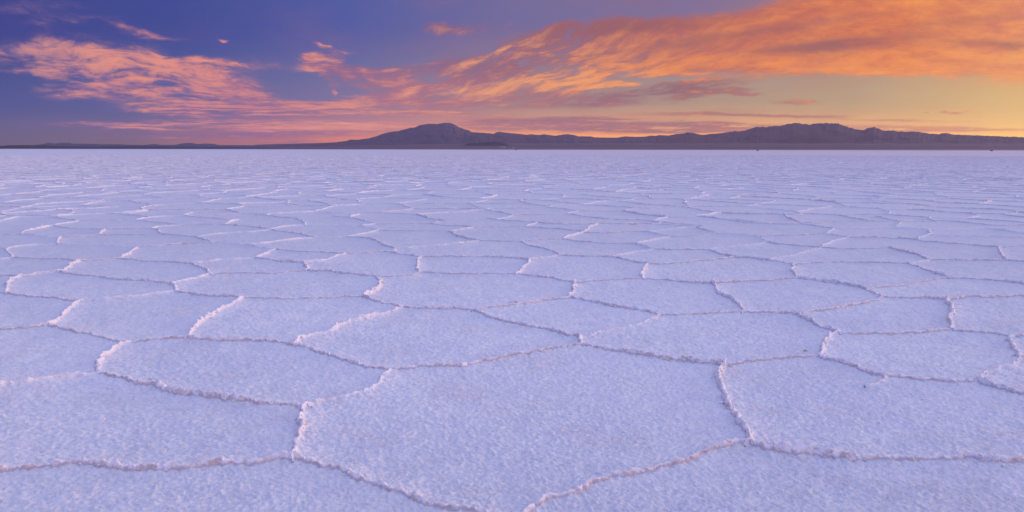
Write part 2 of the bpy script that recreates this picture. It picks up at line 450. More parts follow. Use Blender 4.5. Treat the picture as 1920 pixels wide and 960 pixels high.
# ------------------------------------------------------------------ salt polygons
# ridge lines of the near field, read as directions and set down on the ground plane.
# first number: height factor of the ridge
LINES = [
    (1.25, (-40,893),(0,890),(60,890),(110,885),(160,886),(230,888),(300,889),(360,886),(400,882),(440,880),(482,878),(520,868),(552,864)),
    (1.25, (577,771),(570,790),(566,810),(563,828),(558,848),(552,864)),
    (1.25, (552,864),(570,868),(604,881),(649,896),(686,915),(735,924),(772,941),(810,954),(855,960),(900,966),(965,974)),
    (.8, (965,974),(985,958),(1009,945),(1061,934),(1091,924),(1102,911),(1136,900),(1185,891),(1237,880),(1282,872),(1320,857),(1357,846),(1384,838),(1404,840)),
    (1.3, (1357,690),(1348,712),(1357,739),(1369,769),(1380,787),(1393,806),(1399,825),(1404,840)),
    (1.3, (1404,840),(1425,848),(1440,853),(1489,857),(1526,857),(1564,862),(1620,868),(1680,864),(1732,870),(1777,866),(1811,864),(1841,871),(1882,873),(1920,868),(1990,862)),
    (1.0, (-40,740),(0,733),(26,728),(75,724),(112,718),(150,711),(188,706)),
    (1.2, (188,706),(187,701),(191,686),(199,675),(217,662),(232,651),(251,646)),
    (1.1, (188,706),(225,716),(259,727),(285,726),(311,735),(337,742),(375,746),(424,754),(480,762),(517,765),(577,771)),
    (.9, (577,771),(604,763),(641,756),(675,746),(701,733),(716,716),(735,700)),
    (1.0, (735,700),(697,697),(671,690),(630,677),(600,666),(570,654),(552,651)),
    (.9, (552,651),(544,649),(517,645),(480,641),(431,644),(367,641),(350,637)),
    (1.1, (552,651),(570,636),(604,629),(626,622),(641,614),(667,607),(705,600),(730,591),(750,582)),
    (.85, (735,700),(750,700),(799,696),(855,692),(911,682),(960,673),(1009,667),(1061,658),(1086,652)),
    (1.2, (1076,634),(1089,638),(1086,652)),
    (1.0, (1076,634),(1061,633),(1035,624),(997,617),(960,609),(925,599),(895,587)),
    (1.0, (895,587),(870,585),(830,585),(795,585),(750,582),(725,575),(695,566),(682,560)),
    (1.3, (682,560),(697,552),(717,544),(712,532),(706,522)),
    (.7, (682,560),(642,560),(605,562),(567,564),(530,564),(492,564),(458,564)),
    (.9, (458,564),(445,561),(390,559),(370,555),(332,549)),
    (1.1, (458,564),(425,581),(400,596),(375,610),(360,622),(350,637)),
    (.8, (251,646),(292,642),(350,637)),
    (.8, (251,646),(202,640),(157,629),(124,622),(90,615)),
    (.7, (90,615),(82,617),(37,621),(0,623),(-40,626)),
    (1.0, (90,615),(107,605),(125,587),(140,577),(150,570)),
    (.8, (150,570),(170,566),(217,564),(250,560),(287,555),(332,549)),
    (.8, (150,570),(107,564),(80,560),(50,558),(11,553)),
    (.7, (11,553),(-40,550)),
    (1.1, (11,553),(10,535),(22,527),(37,521)),
    (.8, (37,521),(70,517),(114,513)),
    (.7, (37,521),(0,520),(-40,520)),
    (.9, (114,513),(137,518),(177,522),(225,528),(262,531),(325,535)),
    (1.3, (325,535),(327,543),(332,549)),
    (1.0, (325,535),(362,527),(397,518)),
    (1.0, (397,518),(380,507),(357,497)),
    (.7, (397,518),(425,516),(465,515),(517,515),(550,512),(575,510)),
    (.8, (357,497),(375,496),(415,491),(440,490),(480,486)),
    (1.1, (114,513),(130,502),(150,492)),
    (.7, (150,492),(120,490),(72,488),(42,487),(24,486)),
    (.6, (24,486),(0,489),(-40,491)),
    (.9, (150,492),(185,490),(223,487)),
    (.8, (223,487),(265,492),(305,494),(357,497)),
    (1.1, (223,487),(237,480),(250,471),(257,466)),
    (.8, (257,466),(212,463),(150,462),(107,460)),
    (1.1, (107,460),(110,452),(113,446)),
    (.8, (107,460),(70,461),(25,465),(10,468),(17,477),(24,486)),
    (.6, (10,468),(-40,466)),
    (.9, (257,466),(312,462),(350,460),(395,458)),
    (1.0, (480,486),(505,490),(542,494),(572,496)),
    (1.1, (572,496),(574,501),(575,510)),
    (1.0, (572,496),(592,494),(620,490),(635,482),(648,478)),
    (1.0, (480,486),(500,477),(515,470)),
    (.7, (515,470),(555,474),(592,475),(648,478)),
    (.8, (648,478),(670,477),(697,475),(722,474)),
    (.8, (515,470),(480,465),(457,461),(425,459),(395,458)),
    (.9, (395,458),(385,451),(360,446),(332,444),(300,441)),
    (1.1, (300,441),(300,435),(285,430)),
    (.6, (300,441),(270,442),(240,442),(187,441),(155,444),(113,446)),
    (1.1, (187,441),(192,437),(195,432)),
    (.8, (195,432),(162,431),(125,429),(100,425)),
    (1.0, (100,425),(70,431),(45,435),(41,441)),
    (.8, (41,441),(80,445),(113,446)),
    (.6, (41,441),(0,443),(-40,444)),
    (.9, (100,425),(112,422),(148,416)),
    (.8, (148,416),(125,412),(95,408)),
    (.7, (195,432),(225,431),(285,430)),
    (1.0, (285,430),(295,427),(338,424)),
    (.8, (338,424),(320,421),(287,417),(253,414)),
    (.7, (253,414),(225,414),(180,415),(148,416)),
    (.9, (253,414),(280,409),(345,406)),
    (.6, (338,424),(375,423),(420,423)),
    (1.1, (420,423),(435,416),(447,414)),
    (1.1, (345,406),(350,403),(362,400)),
    (.8, (345,406),(370,408),(405,412),(447,414)),
    (.9, (95,408),(140,402),(135,396)),
    (.8, (135,396),(100,396),(60,392)),
    (.8, (95,408),(62,408),(25,409),(12,414),(-40,421)),
    (.6, (140,402),(175,402),(232,403)),
    (.8, (232,403),(255,406),(280,409)),
    (.8, (232,403),(260,399),(277,396)),
    (.9, (420,423),(475,427),(505,431)),
    (1.2, (505,431),(530,437),(560,440),(575,444),(594,447)),
    (.9, (505,431),(542,426),(572,424)),
    (1.2, (572,424),(572,420),(565,414),(555,411)),
    (.8, (555,411),(525,410),(505,406),(480,404)),
    (.8, (594,447),(555,452),(517,456),(480,461),(457,461)),
    (.6, (375,446),(412,441),(437,439),(477,437),(505,433)),
    (.8, (594,447),(620,447),(650,446)),
    (.9, (650,446),(692,439),(710,434)),
    (1.1, (650,446),(680,447),(695,450),(706,453),(710,458),(725,464),(743,468)),
    (1.0, (743,468),(740,472),(722,474)),
    (1.1, (722,474),(742,477),(767,480),(790,485)),
    (.9, (790,485),(817,485),(855,485),(905,485),(930,486),(960,487),(990,489)),
    (1.3, (790,485),(782,492),(784,502),(786,514)),
    (.6, (786,514),(770,520),(730,524),(706,522)),
    (1.0, (706,522),(697,522),(667,519),(635,516),(617,512),(587,511),(575,510)),
    (.9, (786,514),(805,515),(855,517),(905,517),(945,517),(970,517)),
    (1.5, (990,489),(991,496),(981,504),(970,517)),
    (1.0, (970,517),(987,518),(1010,522),(1035,525),(1060,530),(1082,533)),
    (1.3, (1082,533),(1080,540),(1077,552),(1073,560)),
    (.7, (1073,560),(1057,564),(1022,567),(997,571),(960,577),(942,579),(905,584),(895,587)),
    (1.0, (1073,560),(1095,566),(1120,571),(1150,580),(1185,584),(1210,587),(1240,594)),
    (.7, (1240,594),(1222,604),(1192,614),(1159,624),(1129,629),(1100,633),(1076,634)),
    (.7, (1240,594),(1285,595),(1322,593),(1360,591),(1390,589)),
    (1.3, (1390,589),(1382,575),(1372,565),(1350,555),(1340,542),(1336,534)),
    (.9, (1336,534),(1310,534),(1272,531),(1247,529),(1203,525)),
    (1.4, (1203,525),(1204,515),(1210,505),(1218,498)),
    (.6, (1203,525),(1172,526),(1135,530),(1082,533)),
    (1.0, (1218,498),(1192,494),(1172,489),(1147,484),(1120,484),(1085,482),(1052,481)),
    (.6, (990,489),(1010,487),(1035,484),(1052,481)),
    (1.1, (1052,481),(1035,472),(1010,467),(992,464),(979,456)),
    (.6, (1147,484),(1160,482),(1185,476),(1210,472),(1225,470)),
    (1.0, (1225,470),(1205,464),(1190,460)),
    (.9, (1190,460),(1160,459),(1120,458),(1095,456),(1070,453),(1055,451)),
    (.6, (1055,451),(1010,453),(979,456),(950,455),(930,454),(902,453)),
    (1.1, (902,453),(885,451),(855,445),(845,436)),
    (.7, (902,453),(885,456),(855,460),(805,464),(743,468)),
    (.7, (845,436),(800,435),(745,435),(710,434)),
    (1.0, (710,434),(705,432),(676,425)),
    (.7, (676,425),(630,424),(592,424),(572,424)),
    (.9, (676,425),(705,422)),
    (.9, (705,422),(680,415),(672,412),(640,408),(626,407)),
    (.9, (845,436),(890,429)),
    (.9, (890,429),(875,427),(830,424),(805,421)),
    (.9, (805,421),(825,415),(780,412),(770,409)),
    (.6, (705,422),(730,422),(780,421),(805,421)),
    (.6, (890,429),(917,428),(955,427),(986,427)),
    (.9, (986,427),(1035,431),(1085,434),(1095,437)),
    (1.1, (1055,451),(1072,444),(1095,437)),
    (1.1, (1095,437),(1105,428),(1122,422)),
    (1.0, (986,427),(1010,418)),
    (.8, (1010,418),(960,416),(915,412)),
    (.9, (1010,418),(1022,421),(1072,422),(1122,422)),
    (.8, (1122,422),(1140,421),(1172,422),(1197,420),(1222,421),(1272,424),(1305,427)),
    (1.0, (1305,427),(1322,434),(1345,440)),
    (.5, (1305,427),(1280,429),(1247,432),(1213,437)),
    (.6, (1095,437),(1135,439),(1172,437),(1213,437)),
    (1.0, (1213,437),(1225,440),(1257,445)),
    (.7, (1190,460),(1230,451),(1257,445)),
    (.6, (1257,445),(1297,445),(1322,442),(1345,440)),
    (.9, (1345,440),(1385,442),(1422,445),(1438,456)),
    (.8, (1225,470),(1260,471),(1297,472),(1330,471)),
    (1.1, (1330,471),(1350,479),(1380,486)),
    (.7, (1380,486),(1360,489),(1322,492),(1285,496),(1247,498),(1218,498)),
    (.9, (1380,486),(1410,487),(1432,490),(1452,492),(1472,496),(1485,499)),
    (.5, (1330,471),(1342,467),(1385,465),(1422,461),(1438,456)),
    (1.3, (1485,499),(1487,510),(1494,520),(1499,525)),
    (.9, (1499,525),(1477,526),(1455,527),(1440,530),(1410,530),(1360,533),(1336,534)),
    (1.2, (1499,525),(1540,531),(1577,535),(1615,545),(1630,552),(1652,561)),
    (.8, (1485,499),(1510,497),(1552,495),(1590,495),(1640,497),(1702,497)),
    (1.1, (1702,497),(1735,509),(1762,517),(1777,524)),
    (1.0, (1777,524),(1802,525),(1827,527),(1865,530),(1905,533),(1960,541)),
    (.6, (1630,549),(1640,544),(1677,541),(1717,535),(1757,526),(1777,524)),
    (.9, (1652,561),(1690,564),(1740,564),(1775,566)),
    (.9, (1775,566),(1790,564),(1827,561),(1915,560),(1980,558)),
    (1.4, (1775,566),(1782,580),(1787,592),(1780,605),(1783,622)),
    (.7, (1652,561),(1627,571),(1590,577),(1552,584),(1515,590),(1493,594)),
    (.8, (1390,589),(1440,591),(1493,594)),
    (1.4, (1493,594),(1505,602),(1519,607),(1541,619),(1569,629)),
    (1.3, (1569,629),(1556,637),(1543,649),(1539,660),(1530,672)),
    (.6, (1530,672),(1496,675),(1462,679),(1440,681),(1402,684),(1357,690)),
    (1.1, (1086,652),(1132,664),(1185,671),(1241,677),(1297,684),(1357,690)),
    (1.1, (1530,672),(1552,681),(1590,690),(1620,696),(1635,705),(1665,712),(1710,716),(1759,719),(1800,723),(1840,722)),
    (1.3, (1840,722),(1867,733),(1890,742),(1920,750),(1990,764)),
    (.9, (1840,722),(1845,712),(1871,699),(1897,690),(1918,675)),
    (1.3, (1896,636),(1899,649),(1909,662),(1918,675)),
    (1.0, (1918,675),(1980,680)),
    (1.0, (1783,622),(1796,626),(1834,630),(1860,631),(1896,636)),
    (.8, (1896,636),(1980,631)),
    (.8, (1783,622),(1759,626),(1702,629),(1646,631),(1590,632),(1569,629)),
    (.9, (1438,456),(1465,461),(1502,463),(1540,466)),
    (.6, (1432,490),(1465,486),(1510,477),(1540,466)),
    (.8, (1540,466),(1577,469),(1627,469),(1667,467)),
    (1.1, (1667,467),(1697,475),(1715,479),(1732,486),(1747,490)),
    (.6, (1702,497),(1715,497),(1747,490)),
    (.9, (1747,490),(1777,491),(1815,490),(1865,491),(1887,490),(1920,494),(1970,498)),
    (1.2, (1887,490),(1880,481),(1872,472),(1875,466)),
    (.9, (1875,466),(1840,462),(1802,460),(1772,458),(1732,455)),
    (.6, (1875,466),(1970,460)),
    (1.0, (1732,455),(1705,449),(1652,448),(1615,447),(1590,447)),
    (1.0, (1590,447),(1565,442),(1547,440)),
    (.6, (1540,466),(1545,461),(1565,454),(1590,447)),
    (.7, (1547,440),(1502,442),(1440,445),(1422,445)),
    (.6, (1547,440),(1567,431)),
    (.9, (1567,431),(1545,429),(1512,422),(1477,422),(1440,421),(1395,419),(1370,415)),
    (.9, (1567,431),(1627,430),(1682,429),(1742,433)),
    (1.0, (1742,433),(1790,432),(1845,430),(1865,432),(1920,440),(1980,447)),
    (1.2, (1742,433),(1744,442)),
    (.5, (1744,442),(1715,447),(1732,455)),
    (.8, (1744,442),(1772,444),(1827,445),(1915,447),(1980,449)),
    (1.2, (1682,429),(1684,424),(1687,417)),
    (.7, (1687,417),(1640,417),(1565,417),(1512,422)),
    (.8, (1687,417),(1765,415),(1790,416),(1860,425),(1920,424),(1980,424)),
    (.45, (1668,713),(1660,719),(1648,725),(1630,729)),
    (1.0, (1687,417),(1660,411),(1642,407)),
]
TOP = [(-60, 421), (12, 414), (95, 408), (232, 403), (280, 409), (345, 406), (405, 412), (447, 414), (480, 404), (555, 411), (626, 407), (672, 412), (770, 409),
       (825, 415), (915, 412), (1010, 418), (1122, 422), (1197, 420), (1305, 427), (1370, 415), (1440, 421), (1512, 422), (1565, 417),
       (1640, 417), (1687, 417), (1790, 416), (1860, 425), (1985, 424)]
region = np.array([ground(*p) for p in TOP + [(1985, 560), (1985, 760), (1995, 868), (2060, 990), (965, 990), (-60, 990), (-45, 890), (-45, 740), (-45, 550)]])


def inside(pts, poly):
    x, y = pts[:, 0], pts[:, 1]
    res = np.zeros(len(pts), bool)
    j = len(poly) - 1
    for i in range(len(poly)):
        xi, yi = poly[i]; xj, yj = poly[j]
        c = ((yi > y) != (yj > y)) & (x < (xj - xi) * (y - yi) / (yj - yi + 1e-12) + xi)
        res ^= c
        j = i
    return res


edges = []      # (points Nx2, height factor)
for ln in LINES:
    edges.append((np.array([ground(*p) for p in ln[1:]]), ln[0]))

# polygons further out: relaxed cells, seeds thinned outside the wedge in sight
S = 1.95
seeds = []
RMAX = 210.0
rows = int(RMAX / (S * .84))
for j in range(-5, rows):
    y = j * S * .84
    half = max(9.0, abs(y) * 1.12 + 8)
    n = int(half / S) + 1
    for i in range(-n, n + 1):
        x = (i + (j % 2) * .5) * S
        jx, jy = rng.normal(0, .27 * S, 2)
        seeds.append((x + jx, y + jy))
seeds = np.array(seeds)
vv, _, faces, *_ = delaunay_2d_cdt([Vector(s) for s in seeds], [], [], 0, 1e-6)
P = np.array([(v.x, v.y) for v in vv])
Fc = np.array([f for f in faces if len(f) == 3])
A, B, C = P[Fc[:, 0]], P[Fc[:, 1]], P[Fc[:, 2]]
d = 2 * (A[:, 0] * (B[:, 1] - C[:, 1]) + B[:, 0] * (C[:, 1] - A[:, 1]) + C[:, 0] * (A[:, 1] - B[:, 1]))
a2, b2, c2 = (A ** 2).sum(1), (B ** 2).sum(1), (C ** 2).sum(1)
CC = np.stack([(a2 * (B[:, 1] - C[:, 1]) + b2 * (C[:, 1] - A[:, 1]) + c2 * (A[:, 1] - B[:, 1])) / d,
               (a2 * (C[:, 0] - B[:, 0]) + b2 * (A[:, 0] - C[:, 0]) + c2 * (B[:, 0] - A[:, 0])) / d], 1)
emap = {}
for fi, f in enumerate(Fc):
    for a, b in ((f[0], f[1]), (f[1], f[2]), (f[2], f[0])):
        emap.setdefault((min(a, b), max(a, b)), []).append(fi)
segs = np.array([v for v in emap.values() if len(v) == 2])
E0, E1 = CC[segs[:, 0]], CC[segs[:, 1]]
ln_ = np.hypot(*(E1 - E0).T)
ok = (ln_ > .05) & (ln_ < 4 * S)
E0, E1 = E0[ok], E1[ok]
mid = (E0 + E1) / 2
rr = np.hypot(mid[:, 0], mid[:, 1])
keep = (rr < RMAX) & (np.abs(mid[:, 0]) < mid[:, 1] * .92 + 5.0)
E0, E1 = E0[keep], E1[keep]
i0, i1 = inside(E0, region), inside(E1, region)
for p, q, a, b in zip(E0, E1, i0, i1):
    if a and b:
        continue
    if a or b:              # run up to the traced field and stop on its rim
        ts = np.linspace(0, 1, 41)[:, None]
        pts = p * (1 - ts) + q * ts
        ins = inside(pts, region)
        out_ = pts[~ins]
        if len(out_) < 3:
            continue
        p, q = out_[0], out_[-1]
    L_ = np.hypot(*(q - p))
    if L_ < .08:
        continue
    nrm = np.array([-(q - p)[1], (q - p)[0]]) / L_
    k = max(3, int(L_ / .35) + 2)
    ts = np.linspace(0, 1, k)
    off = np.zeros(k)
    off[1:-1] = rng.normal(0, .035 * L_ ** .5, k - 2) + (rng.normal(0, .06) * np.sin(np.pi * ts[1:-1]))
    pts = p * (1 - ts[:, None]) + q * ts[:, None] + nrm * off[:, None]
    edges.append((pts, float(np.clip(rng.normal(.9, .25), .5, 1.5))))


def resample(pts, step):
    # smooth the corners a little, then walk the line at even steps
    q = pts
    if len(q) > 2:
        for _ in range(2):
            a = q[:-1] * .75 + q[1:] * .25
            b = q[:-1] * .25 + q[1:] * .75
            mid = np.empty((2 * len(a), 2)); mid[0::2] = a; mid[1::2] = b
            q = np.vstack([q[:1], mid, q[-1:]])
    seg = np.hypot(*np.diff(q, axis=0).T)
    s = np.concatenate([[0], np.cumsum(seg)])
    n = max(3, int(s[-1] / step) + 1)
    t = np.linspace(0, s[-1], n)
    return np.stack([np.interp(t, s, q[:, 0]), np.interp(t, s, q[:, 1])], 1), t, s[-1]


def wiggle(x, y, r):
    """crumbly wandering of every ridge line, a function of place so that joined lines stay joined"""
    a = .020
    wx = a * perlin(x * 7, y * 7, 41) + .010 * perlin(x * 21, y * 21, 43) + .03 * perlin(x * 2.2, y * 2.2, 47)
    wy = a * perlin(x * 7, y * 7, 51) + .010 * perlin(x * 21, y * 21, 53) + .03 * perlin(x * 2.2, y * 2.2, 57)
    return wx, wy


# ---- base sheet height: micro crust plus a gentle swell towards the ridges
centres = []
raw = []
for pts, hf in edges:
    r = np.hypot(pts[:, 0], pts[:, 1]).min()
    step = float(np.clip(r * .0024, .0065, .3))
    if r > 60:
        step = float(np.clip(r * .0026, .16, .45))
    q, t, Ltot = resample(pts, step)
    raw.append((q, t, Ltot, hf, r, step))
allq = np.vstack([w_[0] for w_ in raw])
wx, wy = wiggle(allq[:, 0], allq[:, 1], 0)
allq = allq + np.stack([wx, wy], 1)
N1 = perlin(allq[:, 0] * 1.7, allq[:, 1] * 1.7, 61)
N2 = perlin(allq[:, 0] * 6, allq[:, 1] * 6, 62)
N3 = perlin(allq[:, 0] * 17, allq[:, 1] * 17, 63)
N4 = perlin(allq[:, 0] * 3, allq[:, 1] * 3, 65)
lines = []
k_ = 0
for (q, t, Ltot, hf, r, step) in raw:
    n_ = len(q)
    q = allq[k_:k_ + n_]
    lines.append((q, t, Ltot, hf, r, k_))
    k_ += n_
    if r < 60:
        sub = max(1, int(.02 * max(1, r / 8) / step))
        centres.append(q[::sub])
cen = np.vstack(centres)
kd = kdtree.KDTree(len(cen))
for i, c in enumerate(cen):
    kd.insert((c[0], c[1], 0), i)
kd.balance()


def swell(dd):
    return .012 * np.exp(-(dd / .075) ** 2) + .009 * np.exp(-dd / .22)


def crust(x, y, r):
    """granular salt crust, metres"""
    ax, ay = x * .80 + y * .25, y * 1.25 - x * .15      # faint wind-combed grain
    f1 = smooth(16, 7, r)
    f2 = smooth(45, 18, r)
    f2 = smooth(45, 18, r)
    w1 = perlin(ax * 9, ay * 9, 13)
    h = .0080 * f1 * perlin(ax * 46 + w1 * .5, ay * 46, 3)
    h = h + .0060 * f1 * (1 - np.abs(perlin(ax * 66, ay * 66 + w1, 5)) * 2)
    h = h + .0045 * f2 * perlin(ax * 17, ay * 17, 7)
    h = h + .0060 * perlin(x * 4.3, y * 4.3, 9) * smooth(80, 40, r)
    h = h + .010 * perlin(x * .9, y * .9, 10)
    return h


fine = .0021
azs = np.concatenate([np.linspace(-math.pi, -R(44), 70)[:-1], np.arange(-R(44), R(44), fine), np.linspace(R(44), math.pi, 70)])
rs = [0.05]
while rs[-1] < 29500:
    r = rs[-1]
    if r < 1.2:
        rs.append(r + .06)
    elif r < 40:
        rs.append(r * (1 + fine * (1.0 if r < 8 else (1.5 if r < 16 else 2.6))))
    elif r < 250:
        rs.append(r * 1.012)
    else:
        rs.append(r * 1.06)
rs = np.array(rs)
RR, AA = np.meshgrid(rs, azs, indexing='ij')
X = RR * np.sin(AA); Y = RR * np.cos(AA)
rf = RR.ravel(); xf = X.ravel(); yf = Y.ravel()
Z = np.zeros(len(rf))
near = rf < 60
Z[near] = crust(xf[near], yf[near], rf[near])
dist = np.full(len(rf), 9.0)
find = kd.find
sel = np.nonzero((rf > 1.0) & (rf < 45))[0]
dist[sel] = [find((a, b, 0.0))[2] for a, b in zip(xf[sel].tolist(), yf[sel].tolist())]
Z += swell(dist)
nr_, nc_ = RR.shape
me = np_mesh('salt_flat', np.stack([xf, yf, Z], 1), grid_quads(nr_, nc_)[:, ::-1])
# -------- salt material


def salt_material(name, ridge=False):
    mt, g, b = material(name, .85, .25)
    ge = g.new('ShaderNodeNewGeometry')
    pos = ge.outputs['Position']
    big = g.noise(pos, .8, 3, .6)
    mid_ = g.noise(pos, 7.0, 4, .6)
    fin = g.noise(pos, 55.0, 3, .65)
    base = g.mix(g.ss(.35, .68, mid_ * .6 + big * .4), (.76, .755, .765), (.66, .675, .73))
    base = g.mix(g.ss(.52, .72, fin) * .6, base, (.87, .86, .85))
    base = g.mix(g.ss(.48, .70, g.noise(pos, 1.7, 5, .68)) * .5, base, (.66, .60, .61))
    base = g.mix(g.ss(.50, .64, g.noise(pos, .55, 4, .6)) * .35, base, (.60, .62, .69))
    spk = g.ss(.69, .76, g.noise(pos, 30.0, 2, .5))
    base = g.mix(spk * .5, base, (.78, .60, .54))
    # far out the polygons go on, and backlit darkening is painted into the salt, most of all to the right
    px_s, py_s, _ = g.sep(pos)
    rad_ = g.m('SQRT', px_s * px_s + py_s * py_s)
    if not ridge:
        vo = g.new('ShaderNodeTexVoronoi', feature='DISTANCE_TO_EDGE')
        wob = g.new('ShaderNodeVectorMath', operation='ADD')
        g.put(wob.inputs[0], pos)
        g.put(wob.inputs[1], g.xyz((g.noise(pos, .5, 2, .5) - .5) * 2.0, 0.0, 0.0))
        g.put(vo.inputs['Vector'], wob.outputs[0])
        vo.inputs['Scale'].default_value = 1 / 2.2
        vl = g.ss(.075, .01, E(g, vo.outputs['Distance'])) * g.ss(170, 230, rad_)
        base = g.mix(vl * .75, base, g.mix(g.ss(.42, .60, g.noise(pos, .7, 2, .5)), (.42, .36, .40), (.84, .78, .80)))
    mot = g.noise(pos, 1.1, 5, .72)
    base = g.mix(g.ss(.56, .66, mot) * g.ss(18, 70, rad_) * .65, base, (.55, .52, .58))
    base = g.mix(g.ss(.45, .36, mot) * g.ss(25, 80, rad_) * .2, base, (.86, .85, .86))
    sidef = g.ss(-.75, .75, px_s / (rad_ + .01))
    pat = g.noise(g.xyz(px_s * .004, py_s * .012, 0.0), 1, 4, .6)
    far_shade = g.ss(15, 330, rad_) * (sidef * .70 + .02) * (pat * .5 + .75)  # painted shade of the backlit salt, growing with distance and rightward
    if ridge:
        at = g.new('ShaderNodeAttribute', attribute_name='crest')
        c = E(g, at.outputs['Fac'])
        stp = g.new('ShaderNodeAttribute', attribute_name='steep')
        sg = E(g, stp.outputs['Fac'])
        base = g.mix(sg * g.ss(.02, .25, c) * .85, base, (.50, .38, .385))  # brown tint plus painted under-ridge shade along the steep flank
        st = g.noise(pos, 16.0, 4, .65)
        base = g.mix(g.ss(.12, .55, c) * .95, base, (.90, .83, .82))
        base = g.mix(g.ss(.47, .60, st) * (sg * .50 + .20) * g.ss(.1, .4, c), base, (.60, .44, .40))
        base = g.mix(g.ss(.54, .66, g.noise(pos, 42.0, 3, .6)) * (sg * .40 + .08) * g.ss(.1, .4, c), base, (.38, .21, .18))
    kf = .50 if ridge else 1.0
    base = g.mix(g.ss(3.2, 13, rad_) * (.52 + pat * .22) * kf, base, (.44, .455, .50))  # colour darkens with range, in place of the shade of unresolved grain
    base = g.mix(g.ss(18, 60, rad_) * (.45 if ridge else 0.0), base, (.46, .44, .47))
    base = g.mix(far_shade * (.8 if ridge else 1.0), base, (.48, .40, .41))
    g.put(b.inputs['Base Color'], base)
    bmp = g.new('ShaderNodeBump')
    bmp.inputs['Strength'].default_value = .7 if ridge else .9
    bmp.inputs['Distance'].default_value = .011
    hn = g.noise(pos, 62.0, 5, .70, lac=2.2)
    g.put(bmp.inputs['Height'], hn)
    mt.node_tree.links.new(bmp.outputs[0], b.inputs['Normal'])
    return mt


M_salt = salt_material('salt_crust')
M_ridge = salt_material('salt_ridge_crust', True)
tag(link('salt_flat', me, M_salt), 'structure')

RIDGE_H = .027
# ---- the raised ridges themselves
VV, QQ, CR, ST = [], [], [], []
off = 0
crumb_sites = []
for (q, t, Ltot, hf, r, k_) in lines:
    n = len(q)
    if n < 3:
        continue
    nc = 21 if r < 6 else (15 if r < 12 else (9 if r < 40 else 5))
    hw = .039 if r < 25 else (.055 if r < 60 else .085)
    tg = np.gradient(q, axis=0)
    tg /= np.hypot(tg[:, 0], tg[:, 1])[:, None] + 1e-9
    nm = np.stack([tg[:, 1], -tg[:, 0]], 1)
    # which side breaks off steeply: mostly the one away from the low sun
    side = 1.0 if nm[:, 0].mean() * .9 + nm[:, 1].mean() * .6 > 0 else -1.0
    if rng.random() < (0 if r < 10 else .15):
        side = -side
    tt = np.linspace(-1, 1, nc)
    sl_ = slice(k_, k_ + n)
    amp = RIDGE_H * (1 + .9 * float(smooth(14, 70, r))) * hf * (.80 + .55 * N1[sl_] + .45 * N2[sl_] + (.35 * N3[sl_] if r < 30 else 0))
    amp = np.clip(amp, .013, .11)
    wid = hw * (.60 + .26 * min(hf, 1.15) + .3 * N4[sl_])
    if r < 60:          # round the ends off instead of leaving them open
        e_ = hw * .32
        tg0 = q[0] - q[1]; tg0 /= np.hypot(*tg0) + 1e-9
        tg1 = q[-1] - q[-2]; tg1 /= np.hypot(*tg1) + 1e-9
        kk = np.arange(4, 0, -1)[:, None] * e_
        tp = np.array([0.0, .42, .74, .93])
        q = np.vstack([q[0] + tg0 * kk, q, q[-1] + tg1 * kk[::-1]])
        amp = np.concatenate([amp[0] * tp, amp, amp[-1] * tp[::-1]])
        wid = np.concatenate([wid[0] * (.35 + .65 * tp), wid, wid[-1] * (.35 + .65 * tp[::-1])])
        nm = np.vstack([np.repeat(nm[:1], 4, 0), nm, np.repeat(nm[-1:], 4, 0)])
        n = len(q)
    X_ = q[:, 0][:, None] + nm[:, 0][:, None] * tt[None] * wid[:, None]
    Y_ = q[:, 1][:, None] + nm[:, 1][:, None] * tt[None] * wid[:, None]
    u = tt * side
    prof = np.where(u < -.08, smooth(-.72, -.08, u), 1 - .75 * smooth(-.05, .45, u) - .25 * smooth(.4, 1.0, u))
    prof = prof[None, :] * np.ones((n, 1))
    rz = np.hypot(X_, Y_)
    det = np.zeros_like(X_)
    dxx = np.zeros_like(X_); dyy = np.zeros_like(X_)
    if r < 40:
        det = .0065 * perlin(X_ * 33, Y_ * 33, 71) + .005 * perlin(X_ * 62, Y_ * 62, 72)
        if r < 14:
            det = det + .0035 * perlin(X_ * 120, Y_ * 120, 73)
            dxx = .007 * perlin(X_ * 45, Y_ * 45, 74); dyy = .007 * perlin(X_ * 45, Y_ * 45, 75)
    else:
        det = .007 * rng.normal(0, 1, X_.shape)
    env = np.clip(prof * 1.6, 0, 1)
    dd = np.abs(tt)[None, :] * wid[:, None]
    zb = (crust(X_, Y_, rz) + swell(dd)) if r < 45 else .010 * perlin(X_ * .9, Y_ * .9, 10)
    Zr = zb + amp[:, None] * prof + det * env * (.55 + .45 * min(1, hf)) - .004 * (1 - env) * (1 if r < 30 else 2)
    Zr[:, 0] -= .01; Zr[:, -1] -= .01
    VV.append(np.stack([X_ + dxx * env, Y_ + dyy * env, Zr + .0003 * rng.random()], 2).reshape(-1, 3))
    CR.append((prof * np.clip(amp / .03, .3, 1.3)[:, None]).ravel())
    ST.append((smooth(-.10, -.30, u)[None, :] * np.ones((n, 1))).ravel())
    QQ.append(grid_quads(n, nc, off))
    off += n * nc
    if r < 11:
        crumb_sites.append((q, nm, amp, wid, side, Ltot, zb[:, nc // 2]))
rv, rq, rc = np.vstack(VV), np.vstack(QQ), np.concatenate(CR)
print('ridge verts', len(rv), 'ground verts', len(rf), 'edges', len(edges))
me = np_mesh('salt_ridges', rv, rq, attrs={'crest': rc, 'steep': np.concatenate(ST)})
tag(link('salt_ridges', me, M_ridge), 'stuff')

